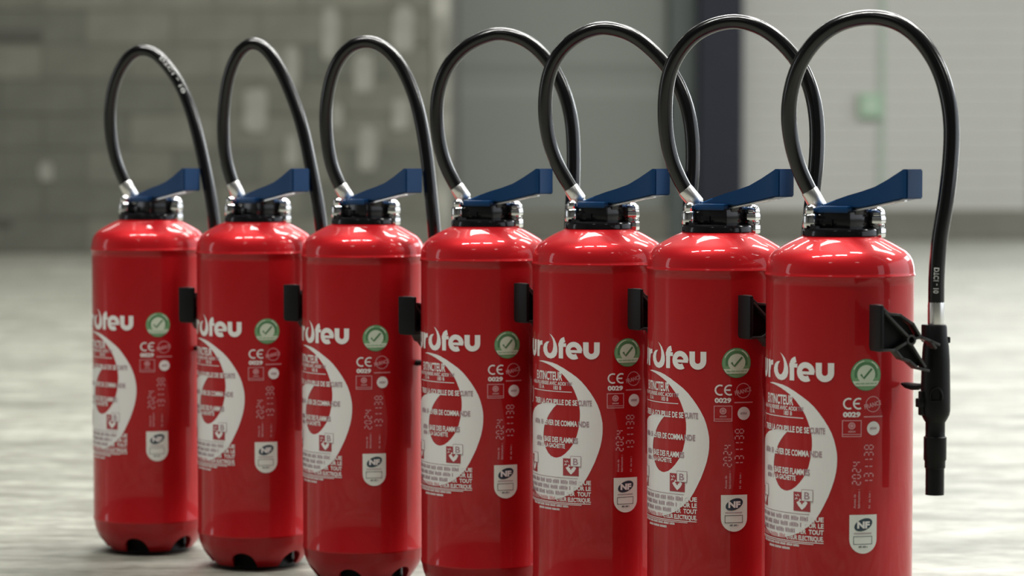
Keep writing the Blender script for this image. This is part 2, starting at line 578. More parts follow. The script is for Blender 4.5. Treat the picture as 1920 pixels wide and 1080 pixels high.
def body_mesh():
    bm = bmesh.new()
    seg = 144
    top = [(0.020, .4415), (.030, .4405), (.038, .4385), (.0434, .4362), (.0500, .4330), (.0560, .4297), (.0615, .4265), (.0662, .4236), (.0700, .4196), (.0727, .4148), (.0742, .4092), (.0749, .4035), (.0750, .4014), (.0756, .4006), (.0758, .3996), (.0756, .3986), (.0745, .3972), (R, .39), (R, .30), (R, .20), (R, .10), (R, .0475), (.0750, .0458), (.0751, .0440),
           (.0748, .0424), (.0738, .0400)]
    rings = []
    for r, z in top:
        rings.append([bm.verts.new((r * cos(2 * pi * k / seg), r * sin(2 * pi * k / seg), z)) for k in range(seg)])
    # foot: the dished skirt ends in six feet with arches between them
    for t in (0.2, 0.4, 0.6, 0.8, 1.0):
        ring = []
        for k in range(seg):
            a = 2 * pi * k / seg
            da = ((degrees(a) + 97 + 30) % 60 - 30) / 15.5
            arch = math.sqrt(max(0.0, 1 - da * da)) if abs(da) < 1 else 0.0
            zb = 0.0045 + 0.0195 * arch
            z = 0.0400 + (zb - 0.0400) * t
            q = (0.0400 - z) / 0.0400
            r = 0.0738 - 0.0215 * q ** 1.7
            ring.append(bm.verts.new((r * cos(a), r * sin(a), z)))
        rings.append(ring)
    last = rings[-1]
    inner = [bm.verts.new((v.co.x * 0.955, v.co.y * 0.955, v.co.z)) for v in last]
    up = [bm.verts.new((v.co.x * 0.94, v.co.y * 0.94, 0.034)) for v in last]
    rings += [inner, up]
    for a, b in zip(rings, rings[1:]):
        for k in range(seg):
            bm.faces.new((a[k], a[(k + 1) % seg], b[(k + 1) % seg], b[k]))
    bm.faces.new(rings[0])
    bm.faces.new(rings[-1])
    return finish(bm, 'cylinder_body', 'red', 50)

def foot_mesh():
    bm = bmesh.new()
    lathe(bm, [(.034, .0025), (.0470, .0), (.0498, .0015), (.0498, .006), (.0478, .010), (.0478, .030), (.044, .033)], 48)
    return finish(bm, 'foot_cup', 'black', 40)

def collar_mesh():
    bm = bmesh.new()
    lathe(bm, [(.030, .4365), (.0372, .4372), (.0388, .4390), (.0388, .4436), (.0376, .4458), (.0345, .4468), (.010, .4470)], 48)
    for k in range(3):       # raised lugs on the rim
        a = radians(-150 + k * 24)
        bmesh.ops.create_cube(bm, size=1, matrix=Matrix.Translation((.0340 * cos(a), .0340 * sin(a), .4475)) @ Matrix.Rotation(a, 4, 'Z') @ Matrix.Diagonal((.005, .009, .0035, 1)))
    return finish(bm, 'valve_collar', 'gloss_black', 35)

def valve_mesh():
    bm = bmesh.new()
    box(bm, -.0225, .0250, -.0178, .0178, .4460, .4640, .0022)
    box(bm, .008, .026, -.010, .010, .4600, .4735, .0020)
    box(bm, -.016, .004, -.0195, -.0160, .4480, .4560, .0010)
    return finish(bm, 'valve_block', 'gloss_black', 35)

def plug_mesh():       # knurled safety cap at one side
    bm = bmesh.new()
    lathe(bm, [(.0030, .4465), (.0072, .4470), (.0078, .4490), (.0078, .4590), (.0068, .4605), (.0052, .4612), (.0056, .4640), (.0056, .4665), (.0046, .4688), (.0024, .4702), (.0008, .4705)], 20)
    return finish(bm, 'valve_plug', 'chrome', 35)

def gauge_mesh():      # hexagon fitting with a domed cap at the other side
    bm = bmesh.new()
    lathe(bm, [(.0040, .4368), (.0085, .4372), (.0092, .4385), (.0092, .4455), (.0080, .4470)], 6)
    lathe(bm, [(.0060, .4465), (.0080, .4475), (.0080, .4500), (.0064, .4515)], 20)
    lathe(bm, [(.0050, .4510), (.0088, .4515), (.0092, .4530), (.0092, .4570), (.0084, .4590)], 6)
    lathe(bm, [(.0060, .4585), (.0082, .4592), (.0084, .4615), (.0076, .4645), (.0058, .4668), (.0030, .4682), (.0008, .4685)], 20)
    return finish(bm, 'valve_fitting', 'chrome', 35)

def lever_mesh():
    bm = bmesh.new()
    # fork over the valve block
    box(bm, -.0170, .0225, -.0190, .0190, .4620, .4690, .0014)
    # lever arm: waisted plan, rising to a thick end
    top = [(-.0130, .4700), (.0020, .4752), (.0180, .4800), (.0340, .4840), (.0500, .4888), (.0660, .4962), (.0800, .5035), (.0850, .5062), (.0905, .5062)]
    bot = [(-.0130, .4675), (.0020, .4672), (.0180, .4672), (.0320, .4672), (.0480, .4700), (.0640, .4730), (.0790, .4758), (.0850, .4768), (.0905, .4768)]
    hw = [.0125, .0130, .0125, .0120, .0120, .0126, .0135, .0140, .0136]
    rows = []
    for (x, zt), (_, zb), h in zip(top, bot, hw):
        rows.append([bm.verts.new((x, -h, zb)), bm.verts.new((x, h, zb)), bm.verts.new((x, h, zt)), bm.verts.new((x, -h, zt))])
    fs = []
    for a, b in zip(rows, rows[1:]):
        for k in range(4):
            fs.append(bm.faces.new((a[k], a[(k + 1) % 4], b[(k + 1) % 4], b[k])))
    fs += [bm.faces.new(rows[0]), bm.faces.new(rows[-1])]
    bm.normal_update()
    es = {e for f in fs for e in f.edges if len(e.link_faces) == 2 and e.calc_face_angle(0) > 0.6}
    bmesh.ops.bevel(bm, geom=list(es), offset=.0012, segments=2, affect='EDGES')
    return finish(bm, 'lever', 'blue', 30)

def plate_mesh():      # thin carrying plate under the lever
    bm = bmesh.new()
    pts = [(.016, .4640), (.030, .4662), (.050, .4698), (.072, .4744), (.0855, .4757), (.0855, .4743), (.072, .4728), (.050, .4682), (.030, .4646), (.016, .4624)]
    prism(bm, pts, -.0105, -.0065, 'xz')
    return finish(bm, 'carry_plate', 'alu', 30)

def nozzle_mesh():     # in its own frame: axis on z, top of the hose ferrule at z = 0
    bm = bmesh.new()
    lathe(bm, [(.0060, -.0205), (.0098, -.0210), (.0106, -.0225), (.0112, -.0330), (.0128, -.0420), (.0138, -.0560), (.0143, -.0780), (.0146, -.0960), (.0146, -.1060),
               (.0138, -.1100), (.0112, -.1150), (.0096, -.1175), (.0096, -.1300), (.0100, -.1312), (.0112, -.1318), (.0112, -.1540), (.0102, -.1556), (.0102, -.1620),
               (.0092, -.1630), (.0092, -.1890), (.0070, -.1892), (.0070, -.170)], 28)
    box(bm, -.0180, -.0100, -.0030, .0030, -.1100, -.0860, .0015)
    box(bm, -.0205, -.0110, -.0040, .0040, -.1020, -.0930, .0015)
    box(bm, .0100, .0150, -.0030, .0030, -.0395, -.0330, .0015)
    box(bm, -.0135, -.0070, -.0060, .0060, -.0380, -.0205, .0015)
    return finish(bm, 'nozzle', 'black', 35)

def nozzle_ring_mesh():   # raised loop on the front of the nozzle
    bm = bmesh.new()
    pts = [Vector((.0058 * cos(a), -.0148, -.0905 + .0085 * sin(a))) for a in [radians(200 - 220 * k / 14) for k in range(15)]]
    tube(bm, pts, .0011, 8)
    box(bm, -.0058, .0058, -.0160, -.0130, -.0962, -.0940, .0008)
    return finish(bm, 'nozzle_loop', 'black', 35)

def nozzle_ferrule_mesh():
    bm = bmesh.new()
    lathe(bm, [(.0060, .0015), (.0079, .0012), (.0083, -.0010), (.0083, -.0195), (.0079, -.0215), (.0060, -.0220)], 24)
    return finish(bm, 'nozzle_ferrule', 'alu', 35)

def trigger_mesh():    # frame: +x from the nozzle axis out to the finger pad
    bm = bmesh.new()
    out = [(.075, .0000), (.0660, -.0075), (.0530, -.0090), (.0380, -.0180), (.0290, -.0310), (.0180, -.0350), (.0080, -.0390), (.0030, -.0480),
           (.0040, -.0680), (.0200, -.0640), (.0330, -.0610), (.0420, -.0540), (.0500, -.0515), (.0580, -.0430), (.0750, -.0430)]
    hole = None
    # thin web set back behind the ribs, leaving an opening beside the nozzle
    prism(bm, [(.073, -.002), (.0660, -.0085), (.0530, -.0100), (.0400, -.0190), (.0330, -.0300), (.0345, -.0430), (.0260, -.0600), (.0330, -.0595), (.0420, -.0530), (.0500, -.0500),
               (.0580, -.0420), (.0730, -.0420)], -.0036, -.0020, 'xz', mi=1)
    def rib(pts, wd=.0026, d=.0125):
        for a, b in zip(pts, pts[1:]):
            dx, dz = b[0] - a[0], b[1] - a[1]
            q = math.hypot(dx, dz)
            nx, nz = -dz / q * wd / 2, dx / q * wd / 2
            ex, ez = dx / q * wd * .35, dz / q * wd * .35
            prism(bm, [(a[0] + nx - ex, a[1] + nz - ez), (b[0] + nx + ex, b[1] + nz + ez), (b[0] - nx + ex, b[1] - nz + ez), (a[0] - nx - ex, a[1] - nz - ez)], -d / 2, d / 2, 'xz', .0005)
    rib(out[:7])
    rib(out[9:])
    rib([out[5], (.012, -.042)])
    rib([out[0], out[-1]], .004)
    hub = (.0405, -.0335)
    rib([(.0700, -.0065), (hub[0] + .004, hub[1] + .004)])
    rib([(hub[0] - .004, hub[1] + .001), (.0290, -.0310)])
    rib([(hub[0] + .004, hub[1] - .002), (.0580, -.0425)])
    rib([(hub[0] - .001, hub[1] - .005), (.0240, -.0600)])
    vs = []
    for d in (-.0070, .0070):
        for r in (.0052, .0032):
            vs.append([bm.verts.new((hub[0] + r * cos(2 * pi * k / 16), d, hub[1] + r * sin(2 * pi * k / 16))) for k in range(16)])
    o0, i0, o1, i1 = vs
    for a, b in ((o0, i0), (i0, i1), (i1, o1), (o1, o0)):
        for k in range(16):
            bm.faces.new((a[k], a[(k + 1) % 16], b[(k + 1) % 16], b[k]))
    return finish(bm, 'trigger', ['rib_lit_black', 'black'], 30)

def pad_mesh():        # the flat finger pad at the free end of the trigger
    bm = bmesh.new()
    pts = [(-.0115, .0010), (.0115, .0010), (.0115, -.0410), (.0090, -.0440), (-.0090, -.0440), (-.0115, -.0410)]
    prism(bm, pts, .0745, .0790, 'yz', .0010)
    return finish(bm, 'finger_pad', 'black', 30)

def clip_mesh():       # leaf-shaped holder; frame: +x from the nozzle axis towards the cylinder
    bm = bmesh.new()
    path = [Vector((x, 0, z)) for x, z in ((.008, .0005), (.014, -.0005), (.020, -.0018), (.027, -.0020), (.034, -.0012), (.040, .0000))]
    rad = [.0020, .0032, .0046, .0050, .0042, .0016]
    fr = frames(path)
    rings = []
    for p, r, (t, n, b) in zip(path, rad, fr):
        rings.append([bm.verts.new(p + n * cos(2 * pi * k / 12) * r * 1.25 + b * sin(2 * pi * k / 12) * r * .75) for k in range(12)])
    for a, b in zip(rings, rings[1:]):
        for k in range(12):
            bm.faces.new((a[k], a[(k + 1) % 12], b[(k + 1) % 12], b[k]))
    bm.faces.new(rings[0])
    bm.faces.new(rings[-1])
    return finish(bm, 'holder_clip', 'black', 50)

# --- the print on the body
FLAME = [(-90, 291.4), (-81, 292.4), (-73, 292), (-64, 291), (-57, 289.3), (-48, 285.6), (-38.5, 280.4), (-32, 276.2), (-26.3, 271.4), (-21, 265.5), (-16.2, 259.2), (-12, 252.7), (-8.3, 245.7),
         (-5.8, 239), (-4, 232), (-2.9, 226), (-2.6, 220), (-2.8, 213.5), (-3.6, 207), (-5.2, 199.5), (-7.6, 191.8), (-11.3, 182), (-16, 172.2), (-19, 166.5), (-22.5, 160.9), (-29, 153.8),
         (-36.4, 148), (-43, 144), (-49.5, 141.3), (-58, 138.8), (-68, 137.6), (-80, 137.8), (-92, 140), (-103, 144.6), (-113, 151.5), (-122, 161), (-129, 173), (-132.5, 186), (-132.5, 199),
         (-129, 212), (-122, 223), (-113, 231.5), (-103.4, 237.3), (-93, 241.4), (-82.6, 244), (-74, 245.4), (-67.4, 245.8), (-56.5, 245.2), (-62, 240.5), (-66.3, 236), (-70, 231.8), (-72.9, 227.4),
         (-76, 222.8), (-78, 218), (-79.2, 212), (-79.3, 206), (-77.6, 200), (-74.7, 194.6), (-70.5, 189.8), (-66, 186.8), (-61, 185.4), (-56.9, 185.3), (-51, 187), (-45.8, 190.4), (-41, 195),
         (-36.8, 200.3), (-33.8, 205.6), (-31.4, 211.4), (-29.5, 219), (-28.3, 227), (-27.8, 232.5), (-27.9, 238), (-28.5, 243), (-29.7, 247.7), (-31, 252.5), (-33, 257.4), (-35, 261.8),
         (-37.5, 266), (-40, 269.4), (-43.1, 272.7), (-46.6, 276.4), (-50.4, 279.6), (-55, 282.6), (-60, 285), (-66.5, 287.6), (-73, 289.4), (-81, 290.8)]

def brand_mesh():
    p = Print(['white_print'])
    W, L = 'white_print', 0.35
    def u_letter(a, b, wd):
        r = (b - a - wd) / 2
        c = (a + b) / 2
        path = [(a + wd / 2, 315)] + [(c + r * cos(radians(180 + 180 * k / 12)), 296 + wd / 2 + r * 1.0 + r * sin(radians(180 + 180 * k / 12))) for k in range(13)] + [(b - wd / 2, 315)]
        p.stroke(path, wd, W, L)
    u_letter(-24.4, -6.0, 6.2)
    u_letter(-114, -96.5, 6.2)
    def e_letter(c, ra):
        rr = ra - 2.9
        arc = [(c + rr * cos(radians(k)), 305.3 + rr * sin(radians(k))) for k in range(-4, 318, 14)]
        p.stroke(arc, 5.8, W, L)
        p.rect(c - rr, 302.9, c + ra - .6, 306.0, W, L + .02)
    e_letter(-35.3, 9.9)
    e_letter(-125.5, 9.9)
    # f
    fp = [(-51.4, 296.2), (-51.4, 312)] + [(-45.4 + 6.0 * cos(radians(180 - 80 * k / 6)), 312 + 5.4 * sin(radians(180 - 80 * k / 6))) for k in range(7)]
    p.stroke(fp, 5.8, W, L)
    p.rect(-54.8, 309.2, -44.6, 313.2, W, L + .02)
    # r
    p.stroke([(-91, 296.6), (-91, 315)], 5.8, W, L)
    p.stroke([(-90, 305)] + [(-84 + 5.2 * cos(radians(170 - 80 * k / 5)), 306.8 + 5.4 * sin(radians(170 - 80 * k / 5))) for k in range(6)] + [(-81.4, 312.4)], 4.8, W, L + .02)
    # o drawn as a flame, like the emblem below
    o = [(-68.5, 323.2), (-64.6, 321.2), (-61.0, 318.0), (-58.2, 313.4), (-56.4, 308.4), (-56.2, 303.6), (-57.8, 299.4), (-61.2, 296.6), (-66, 295.4), (-71.5, 296.2), (-76, 298.8), (-79.2, 303),
         (-79.6, 307.2), (-77.6, 311.2), (-73.6, 313.8), (-68.4, 314.6), (-71.4, 311.2), (-72.4, 307.2), (-71.4, 303.4), (-69.0, 301.2), (-66, 301.4), (-63.4, 304.4), (-62.2, 309.0), (-62.4, 313.6), (-63.8, 317.8), (-66, 321)]
    p.poly(o, W, L)
    return p.cylinder('brand_lettering', R)

def emblem_mesh():
    p = Print(['white_print'])
    p.poly(FLAME, 'white_print', 0.25)
    return p.cylinder('flame_emblem', R)

def instructions_mesh():
    W, P, G, D = 'white_print', 'pink_print', 'grey_print', 'red_print'
    p = Print([W, P, G, D])
    a, b = 0.30, 0.42
    p.text('EXTINCTEUR', -95, -49.5, 271.6, 9.6, W, a, .025)
    p.text('A EAU PULVERISEE AVEC ADDI', -107, -45, 266.2, 4.0, W, a, .02)
    p.text('TIF', -44, -37, 266.2, 4.0, G, b, .02)
    p.text('13 A', -88.5, -78, 261.4, 4.2, W, a, .02)
    p.text('183 B', -62, -51, 261.2, 4.2, W, a, .02)
    p.rect(-104, 258.8, -37.5, 259.6, W, a)
    p.ring(-118, 252, 8.5, 1.6, W, a)
    p.text('TIRER LA GOUPILLE DE SE', -100, -31, 244.6, 6.0, W, b, .03)
    p.text('CURITE', -30, -14.6, 244.6, 6.0, G, b, .03)
    p.bars(-100, -78.6, 221.3, 5.6, G, b)
    p.text('LEVIER DE COMMA', -77, -31, 221.3, 6.0, W, b, .03)
    p.text('NDE', -30, -17.6, 221.3, 6.0, G, b, .03)
    p.bars(-95, -79, 202.8, 5.4, G, b)
    p.text('BASE DES FLAMM', -77, -36.5, 202.6, 6.0, W, b, .03)
    p.text('ES', -35.5, -30.0, 202.6, 6.0, G, b, .03)
    p.bars(-94, -79, 196.4, 4.6, G, b)
    p.text('LA GACHETTE', -75, -46, 196.4, 5.0, W, b, .03)
    for u in (-48.4, -113):     # class pictograms: red square, white flag with a letter, white flame
        p.rect(u, 166.2, u + 19.2, 185.4, D, b)
        p.poly([(u + 3.5, 175), (u + 6, 171.5), (u + 10, 167.6), (u + 14, 171.2), (u + 16.2, 175), (u + 12.6, 178.6), (u + 10.2, 176), (u + 7.4, 179.2), (u + 6.4, 176.4)], W, b + .08)
        p.rect(u + 9.1, 173.4, u + 10.9, 178.4, D, b + .16)
        p.rect(u + 7.6, 175.0, u + 12.4, 176.7, D, b + .16)
        p.stroke([(u + 2, 182.6), (u + 4, 181.0), (u + 5.2, 183.2), (u + 6.8, 181.2)], 0.9, W, b + .08)
        p.stroke([(u + 2, 177.6), (u + 3.4, 179.4), (u + 5.0, 178.2)], 0.9, W, b + .08)
        p.rect(u + 9.4, 176.6, u + 22, 188.4, G, b + .20)
        p.rect(u + 10.0, 177.2, u + 21.4, 187.8, W, b + .26)
        if u > -60:
            p.text('B', u + 12.6, u + 18.6, 178.6, 7.4, G, b + .32, .02)
    p.rect(-122, 163.2, -30.5, 163.8, G, b)
    rows = ((156.8, 'QUE', -30), (150.4, 'OUR LE', -36), (144.0, 'TER  TOUT', -43.5), (137.4, 'CTEUR ELECTRIQUE.', -58))
    for k, (z, wt, e) in enumerate(rows):
        p.bars(-118, e - 1.6, z, 4.4, P if z < 140 else G, b, 6 + k)
        p.text(wt, e, -15.4, z, 4.7, W, b, .03)
    p.rect(-118, 135.2, -15.6, 136.0, W, b)
    p.rect(-116, 133.6, -26, 134.3, W, a)
    p.bars(-103, -41, 130.6, 2.4, W, a, 9)
    p.bars(-88, -53, 126.6, 2.4, W, a, 12)
    return p.cylinder('instruction_text', R)

def badge_mesh():
    G, D, L = 'green_print', 'dark_green_print', 'pale_green_print'
    p = Print([G, D, L])
    c, z, r = 26.0, 303.4, 15.9
    p.disc(c, z, r, D, .26)
    p.disc(c, z, r - .7, G, .34)
    p.ring(c, z + .6, 10.9, 2.4, D, .42, n=30, a0=-18, a1=198)
    p.ring(c, z + .6, 13.4, 1.3, L, .42, n=26, a0=24, a1=66)
    p.ring(c, z + .6, 13.4, 1.0, L, .42, n=26, a0=100, a1=160)
    p.disc(c, z + .4, 9.3, L, .42)
    p.poly([(c - 14.0, z - 6.2), (c + 14.0, z - 6.2), (c + 12.2, z - 9.4), (c + 10.4, z - 11.2), (c - 10.4, z - 11.2), (c - 12.2, z - 9.4)], L, .50)
    p.bars(c - 11.0, c + 11.0, z - 9.4, 1.5, G, .58, 8)
    p.stroke([(c - 5.6, z + .6), (c - 2.6, z - 3.4), (c + 5.8, z + 6.0)], 2.1, D, .54)
    return p.cylinder('approval_badge', R)

def marks_mesh():
    W, P, G, D = 'white_print', 'pink_print', 'grey_print', 'red_print'
    p = Print([W, P, G, D])
    a = .3
    # CE
    p.ring(8.6, 275, 5.0, 1.7, W, a, n=16, a0=62, a1=298)
    p.ring(18.4, 275, 5.0, 1.7, W, a, n=16, a0=62, a1=298)
    p.rect(13.6, 274.2, 19.4, 275.8, W, a + .04)
    p.text('0029', 2.8, 20.2, 261.9, 4.8, W, a, .05)
    # round country stamp
    p.ring(33.4, 274.2, 7.6, .8, P, a)
    p.text('FRANCE', 24.6, 43.2, 269.6, 4.4, P, a + .1, .03, radians(13))
    p.rect(23.7, 261.2, 44.2, 262.4, P, a)
    # framed mark
    p.frame(2.0, 242.0, 21.4, 258.6, .8, P, a)
    p.disc(11.6, 253.0, 3.6, P, a)
    p.ring(11.6, 253.0, 2.0, .5, D, a + .08)
    p.bars(8.2, 15.4, 246.4, 1.9, P, a, 99)
    p.rect(2.8, 244.2, 20.6, 244.9, P, a)
    p.disc(34.0, 250.2, 6.9, W, a)
    p.bars(30.2, 37.8, 249.0, 2.6, G, a + .1, 99)
    # dotted seven-bar figures, reading upwards
    SEG = {'0': 'abcdef', '1': 'bc', '2': 'abged', '3': 'abgcd', '4': 'fgbc', '8': 'abcdefg'}
    def figures(s, u0, u1, z0, z1):
        n = len(s)
        st = (z1 - z0) / n
        w, h = st * .58, u1 - u0
        for i, chx in enumerate(s):
            zb = z0 + i * st
            def seg(x0, y0, x1, y1):     # x along the reading direction (up the cylinder), y up the figure (towards -u)
                q = .16
                xa, xb = x0 + (x1 - x0) * q, x1 - (x1 - x0) * q
                ya, yb = y0 + (y1 - y0) * q, y1 - (y1 - y0) * q
                p.stroke([(u1 - ya, zb + xa), (u1 - yb, zb + xb)], 1.15, P if n > 4 else P, a)
            S7 = {'a': (0, h, w, h), 'b': (w, h, w, h / 2), 'c': (w, h / 2, w, 0), 'd': (w, 0, 0, 0), 'e': (0, 0, 0, h / 2), 'f': (0, h / 2, 0, h), 'g': (0, h / 2, w, h / 2)}
            for k in SEG[chx]:
                seg(*S7[k])
    figures('2024', 12.6, 20.6, 194.5, 219.5)
    figures('131138', 24.6, 33.8, 194.5, 236.5)
    p.text('Annee de', 16.0, 30.0, 171, 2.4, P, a, .02, pi / 2)
    p.text('fabrication :', 20.2, 39.2, 171, 2.4, P, a, .02, pi / 2)
    p.text('N  de lot :', 31.2, 48.0, 171, 2.2, P, a, .02, pi / 2)
    return p.cylinder('conformity_marks', R)

def cert_mesh():
    S_, N_, G, W = 'silver_label', 'navy_print', 'grey_print', 'white_print'
    p = Print([S_, N_, G, W, 'dark_green_print'])
    c = 24.0
    pts = [(9.8, 164.6), (38.2, 164.6), (38.2, 140)] + [(c + 14.2 * cos(radians(-180 * k / 16)), 140 + 14.2 * sin(radians(-180 * k / 16))) for k in range(1, 16)] + [(9.8, 140)]
    p.poly(pts, S_, .3)
    p.poly([(c + 9.3 * cos(t) + 1.1 * sin(t), 154.6 + 6.3 * sin(t) + 1.6 * cos(t)) for t in [2 * pi * k / 28 for k in range(28)]], N_, .38)
    p.text('NF', 17.6, 30.6, 151.4, 6.4, W, .46, .05)
    p.bars(14.4, 32.8, 145.2, 1.5, G, .38, 99)
    p.frame(13.8, 135.0, 33.2, 143.2, .55, N_, .38)
    p.bars(19.2, 28.8, 131.6, 2.0, N_, .38, 5)
    return p.cylinder('certification_label', R)

MESH = dict(cylinder_body=body_mesh(), foot_cup=foot_mesh(), valve_collar=collar_mesh(), valve_block=valve_mesh(), valve_plug=plug_mesh(), valve_fitting=gauge_mesh(),
            lever=lever_mesh(), carry_plate=plate_mesh(), nozzle=nozzle_mesh(), nozzle_loop=nozzle_ring_mesh(), nozzle_ferrule=nozzle_ferrule_mesh(), trigger=trigger_mesh(),
            finger_pad=pad_mesh(), holder_clip=clip_mesh(), brand_lettering=brand_mesh(), flame_emblem=emblem_mesh(), instruction_text=instructions_mesh(),
            approval_badge=badge_mesh(), conformity_marks=marks_mesh(), certification_label=cert_mesh())

# --- the row: place, turn of the body print, turn of the lever, nozzle spot, drop of the nozzle, turn of the trigger
ROW = [
    (-.4808, 3.3865, -3.1, -43.2, (.096, -.050), -.021, -117, 'leftmost red fire extinguisher, standing farthest back at the far end of the row'),
    (-.3267, 3.2581, -3.3, -44.9, (.092, -.043), -.012, -122, 'second red fire extinguisher from the left end, with the narrowest hose loop'),
    (-.1821, 3.1298, -5.2, -43.7, (.092, -.045), -.020, -119, 'third red fire extinguisher from the left, whose hose touches the next loop'),
    (-.0327, 3.0118, 1.7, -36.9, (.098, -.035), .0, -140, 'middle red fire extinguisher of the seven, fourth from either end'),
    (.0983, 2.8912, 3.4, -40.5, (.0945, -.047), .0, -144, 'third red fire extinguisher from the right end, lever in front of the grey wall panel'),
    (.2204, 2.7460, -8.5, -41.6, (.0855, -.055), .0, -152, 'second red fire extinguisher from the right, its hose looped before the navy column'),
    (.3325, 2.5930, -6.6, -43.3, (.0845, -.080), .0, -160, 'nearest red fire extinguisher at the right end, black nozzle and trigger in full view'),
]
HOSES = [
[[[-0.0235,0.018,0.4679],[-0.0337,0.018,0.4866]],[[-0.0358,0.018,0.4902],[-0.0461,0.0172,0.5171],[-0.0518,0.0143,0.5524],[-0.0516,0.0101,0.5841],[-0.0464,0.0054,0.6121],[-0.0363,0.0004,0.6365],[-0.0214,-0.0045,0.6552],[-0.0068,-0.0079,0.6614],[0.0113,-0.0119,0.657],[0.0294,-0.0175,0.6393],[0.0462,-0.0241,0.6147],[0.0602,-0.0314,0.5831],[0.0714,-0.0389,0.5448],[0.081,-0.0453,0.5031],[0.0881,-0.0487,0.4683],[0.093,-0.05,0.4336],[0.0951,-0.05,0.3775],[0.096,-0.05,0.3535]]] ,
[[[-0.0226,0.018,0.4695],[-0.0306,0.018,0.4875]],[[-0.0334,0.018,0.4896],[-0.0393,0.0173,0.5168],[-0.0422,0.0147,0.5508],[-0.0402,0.0106,0.5847],[-0.0347,0.0052,0.6184],[-0.0238,-0.0003,0.6465],[-0.0097,-0.0044,0.6618],[0.0041,-0.0072,0.6637],[0.0185,-0.0108,0.6535],[0.0338,-0.0164,0.6311],[0.0491,-0.0238,0.5973],[0.0623,-0.0311,0.5603],[0.0721,-0.0377,0.5167],[0.0803,-0.0417,0.4766],[0.0869,-0.043,0.4364],[0.0905,-0.043,0.3847],[0.092,-0.043,0.3625]]] ,
[[[-0.0198,0.018,0.4694],[-0.0292,0.018,0.4845]],[[-0.0315,0.018,0.4871],[-0.0399,0.0175,0.51],[-0.0449,0.0156,0.5394],[-0.0465,0.012,0.572],[-0.0421,0.0073,0.6044],[-0.0326,0.002,0.6334],[-0.0159,-0.003,0.654],[0.0038,-0.0072,0.6602],[0.0215,-0.0109,0.6562],[0.0411,-0.0162,0.6392],[0.0562,-0.0223,0.6132],[0.068,-0.029,0.5808],[0.0759,-0.0357,0.5421],[0.0805,-0.0402,0.51],[0.0844,-0.0437,0.4715],[0.0883,-0.045,0.433],[0.0909,-0.045,0.378],[0.092,-0.045,0.3545]]] ,
[[[-0.0234,0.018,0.4703],[-0.0332,0.018,0.4848]],[[-0.0348,0.018,0.4873],[-0.0474,0.0174,0.5131],[-0.0548,0.0156,0.5446],[-0.0566,0.0123,0.5791],[-0.0514,0.0089,0.6072],[-0.0394,0.005,0.632],[-0.0173,0.0003,0.6524],[0.0077,-0.0041,0.6622],[0.0233,-0.0068,0.6633],[0.0483,-0.0112,0.6562],[0.0731,-0.0167,0.6343],[0.0905,-0.0222,0.6031],[0.101,-0.0272,0.5689],[0.104,-0.031,0.5348],[0.104,-0.0338,0.4976],[0.1021,-0.035,0.4605],[0.0992,-0.035,0.4003],[0.098,-0.035,0.3745]]] ,
[[[-0.022,0.018,0.4701],[-0.0317,0.018,0.4846]],[[-0.0341,0.018,0.4888],[-0.0481,0.0174,0.513],[-0.0572,0.0155,0.5402],[-0.0615,0.0119,0.5733],[-0.0586,0.0072,0.6062],[-0.049,0.0026,0.6313],[-0.0311,-0.0024,0.6508],[-0.0085,-0.0074,0.6619],[0.0123,-0.0117,0.6634],[0.0389,-0.0176,0.6542],[0.0625,-0.024,0.6337],[0.0812,-0.0297,0.6109],[0.0946,-0.0355,0.5811],[0.1009,-0.04,0.5515],[0.1025,-0.0435,0.5218],[0.1013,-0.0459,0.4923],[0.0984,-0.047,0.4567],[0.0957,-0.047,0.3992],[0.0945,-0.047,0.3745]]] ,
[[[-0.0207,0.018,0.468],[-0.034,0.018,0.4841]],[[-0.0351,0.018,0.4859],[-0.0467,0.0173,0.51],[-0.0533,0.0155,0.5358],[-0.0564,0.0119,0.5673],[-0.054,0.0066,0.6014],[-0.0447,0.0015,0.6268],[-0.0269,-0.0044,0.6487],[-0.0018,-0.0107,0.6608],[0.0232,-0.0166,0.6628],[0.0508,-0.0236,0.6522],[0.0755,-0.0314,0.6282],[0.0918,-0.0383,0.5999],[0.0997,-0.0448,0.5661],[0.1004,-0.0498,0.5324],[0.0985,-0.0528,0.5044],[0.0951,-0.0546,0.4764],[0.0884,-0.0549,0.4051],[0.0855,-0.055,0.3745]]] ,
[[[-0.0187,0.018,0.4655],[-0.0297,0.018,0.4845]],[[-0.0303,0.018,0.4867],[-0.0408,0.0173,0.5073],[-0.0482,0.015,0.5328],[-0.0521,0.0108,0.5614],[-0.0491,0.0049,0.5909],[-0.0403,-0.0017,0.6164],[-0.0241,-0.0094,0.6386],[-0.0012,-0.0179,0.6536],[0.0295,-0.028,0.6583],[0.0583,-0.038,0.6488],[0.0797,-0.0481,0.6251],[0.0932,-0.0573,0.5963],[0.1002,-0.0673,0.5572],[0.0988,-0.0744,0.5205],[0.0946,-0.0788,0.4839],[0.0905,-0.08,0.4577],[0.087,-0.08,0.4368],[0.0851,-0.08,0.4106],[0.0845,-0.08,0.3745]]] ,
]
HOSE_TEXT = {6: ((0.29, 0.36, 200, 'DTC1 - 10'), (0.905, 0.975, -35, 'DTC1 - 10')), 5: ((0.030, 0.10, 160, 'DTC1 - 10'),), 0: ((0.50, 0.60, -38, 'DTC1 - 10'),)}

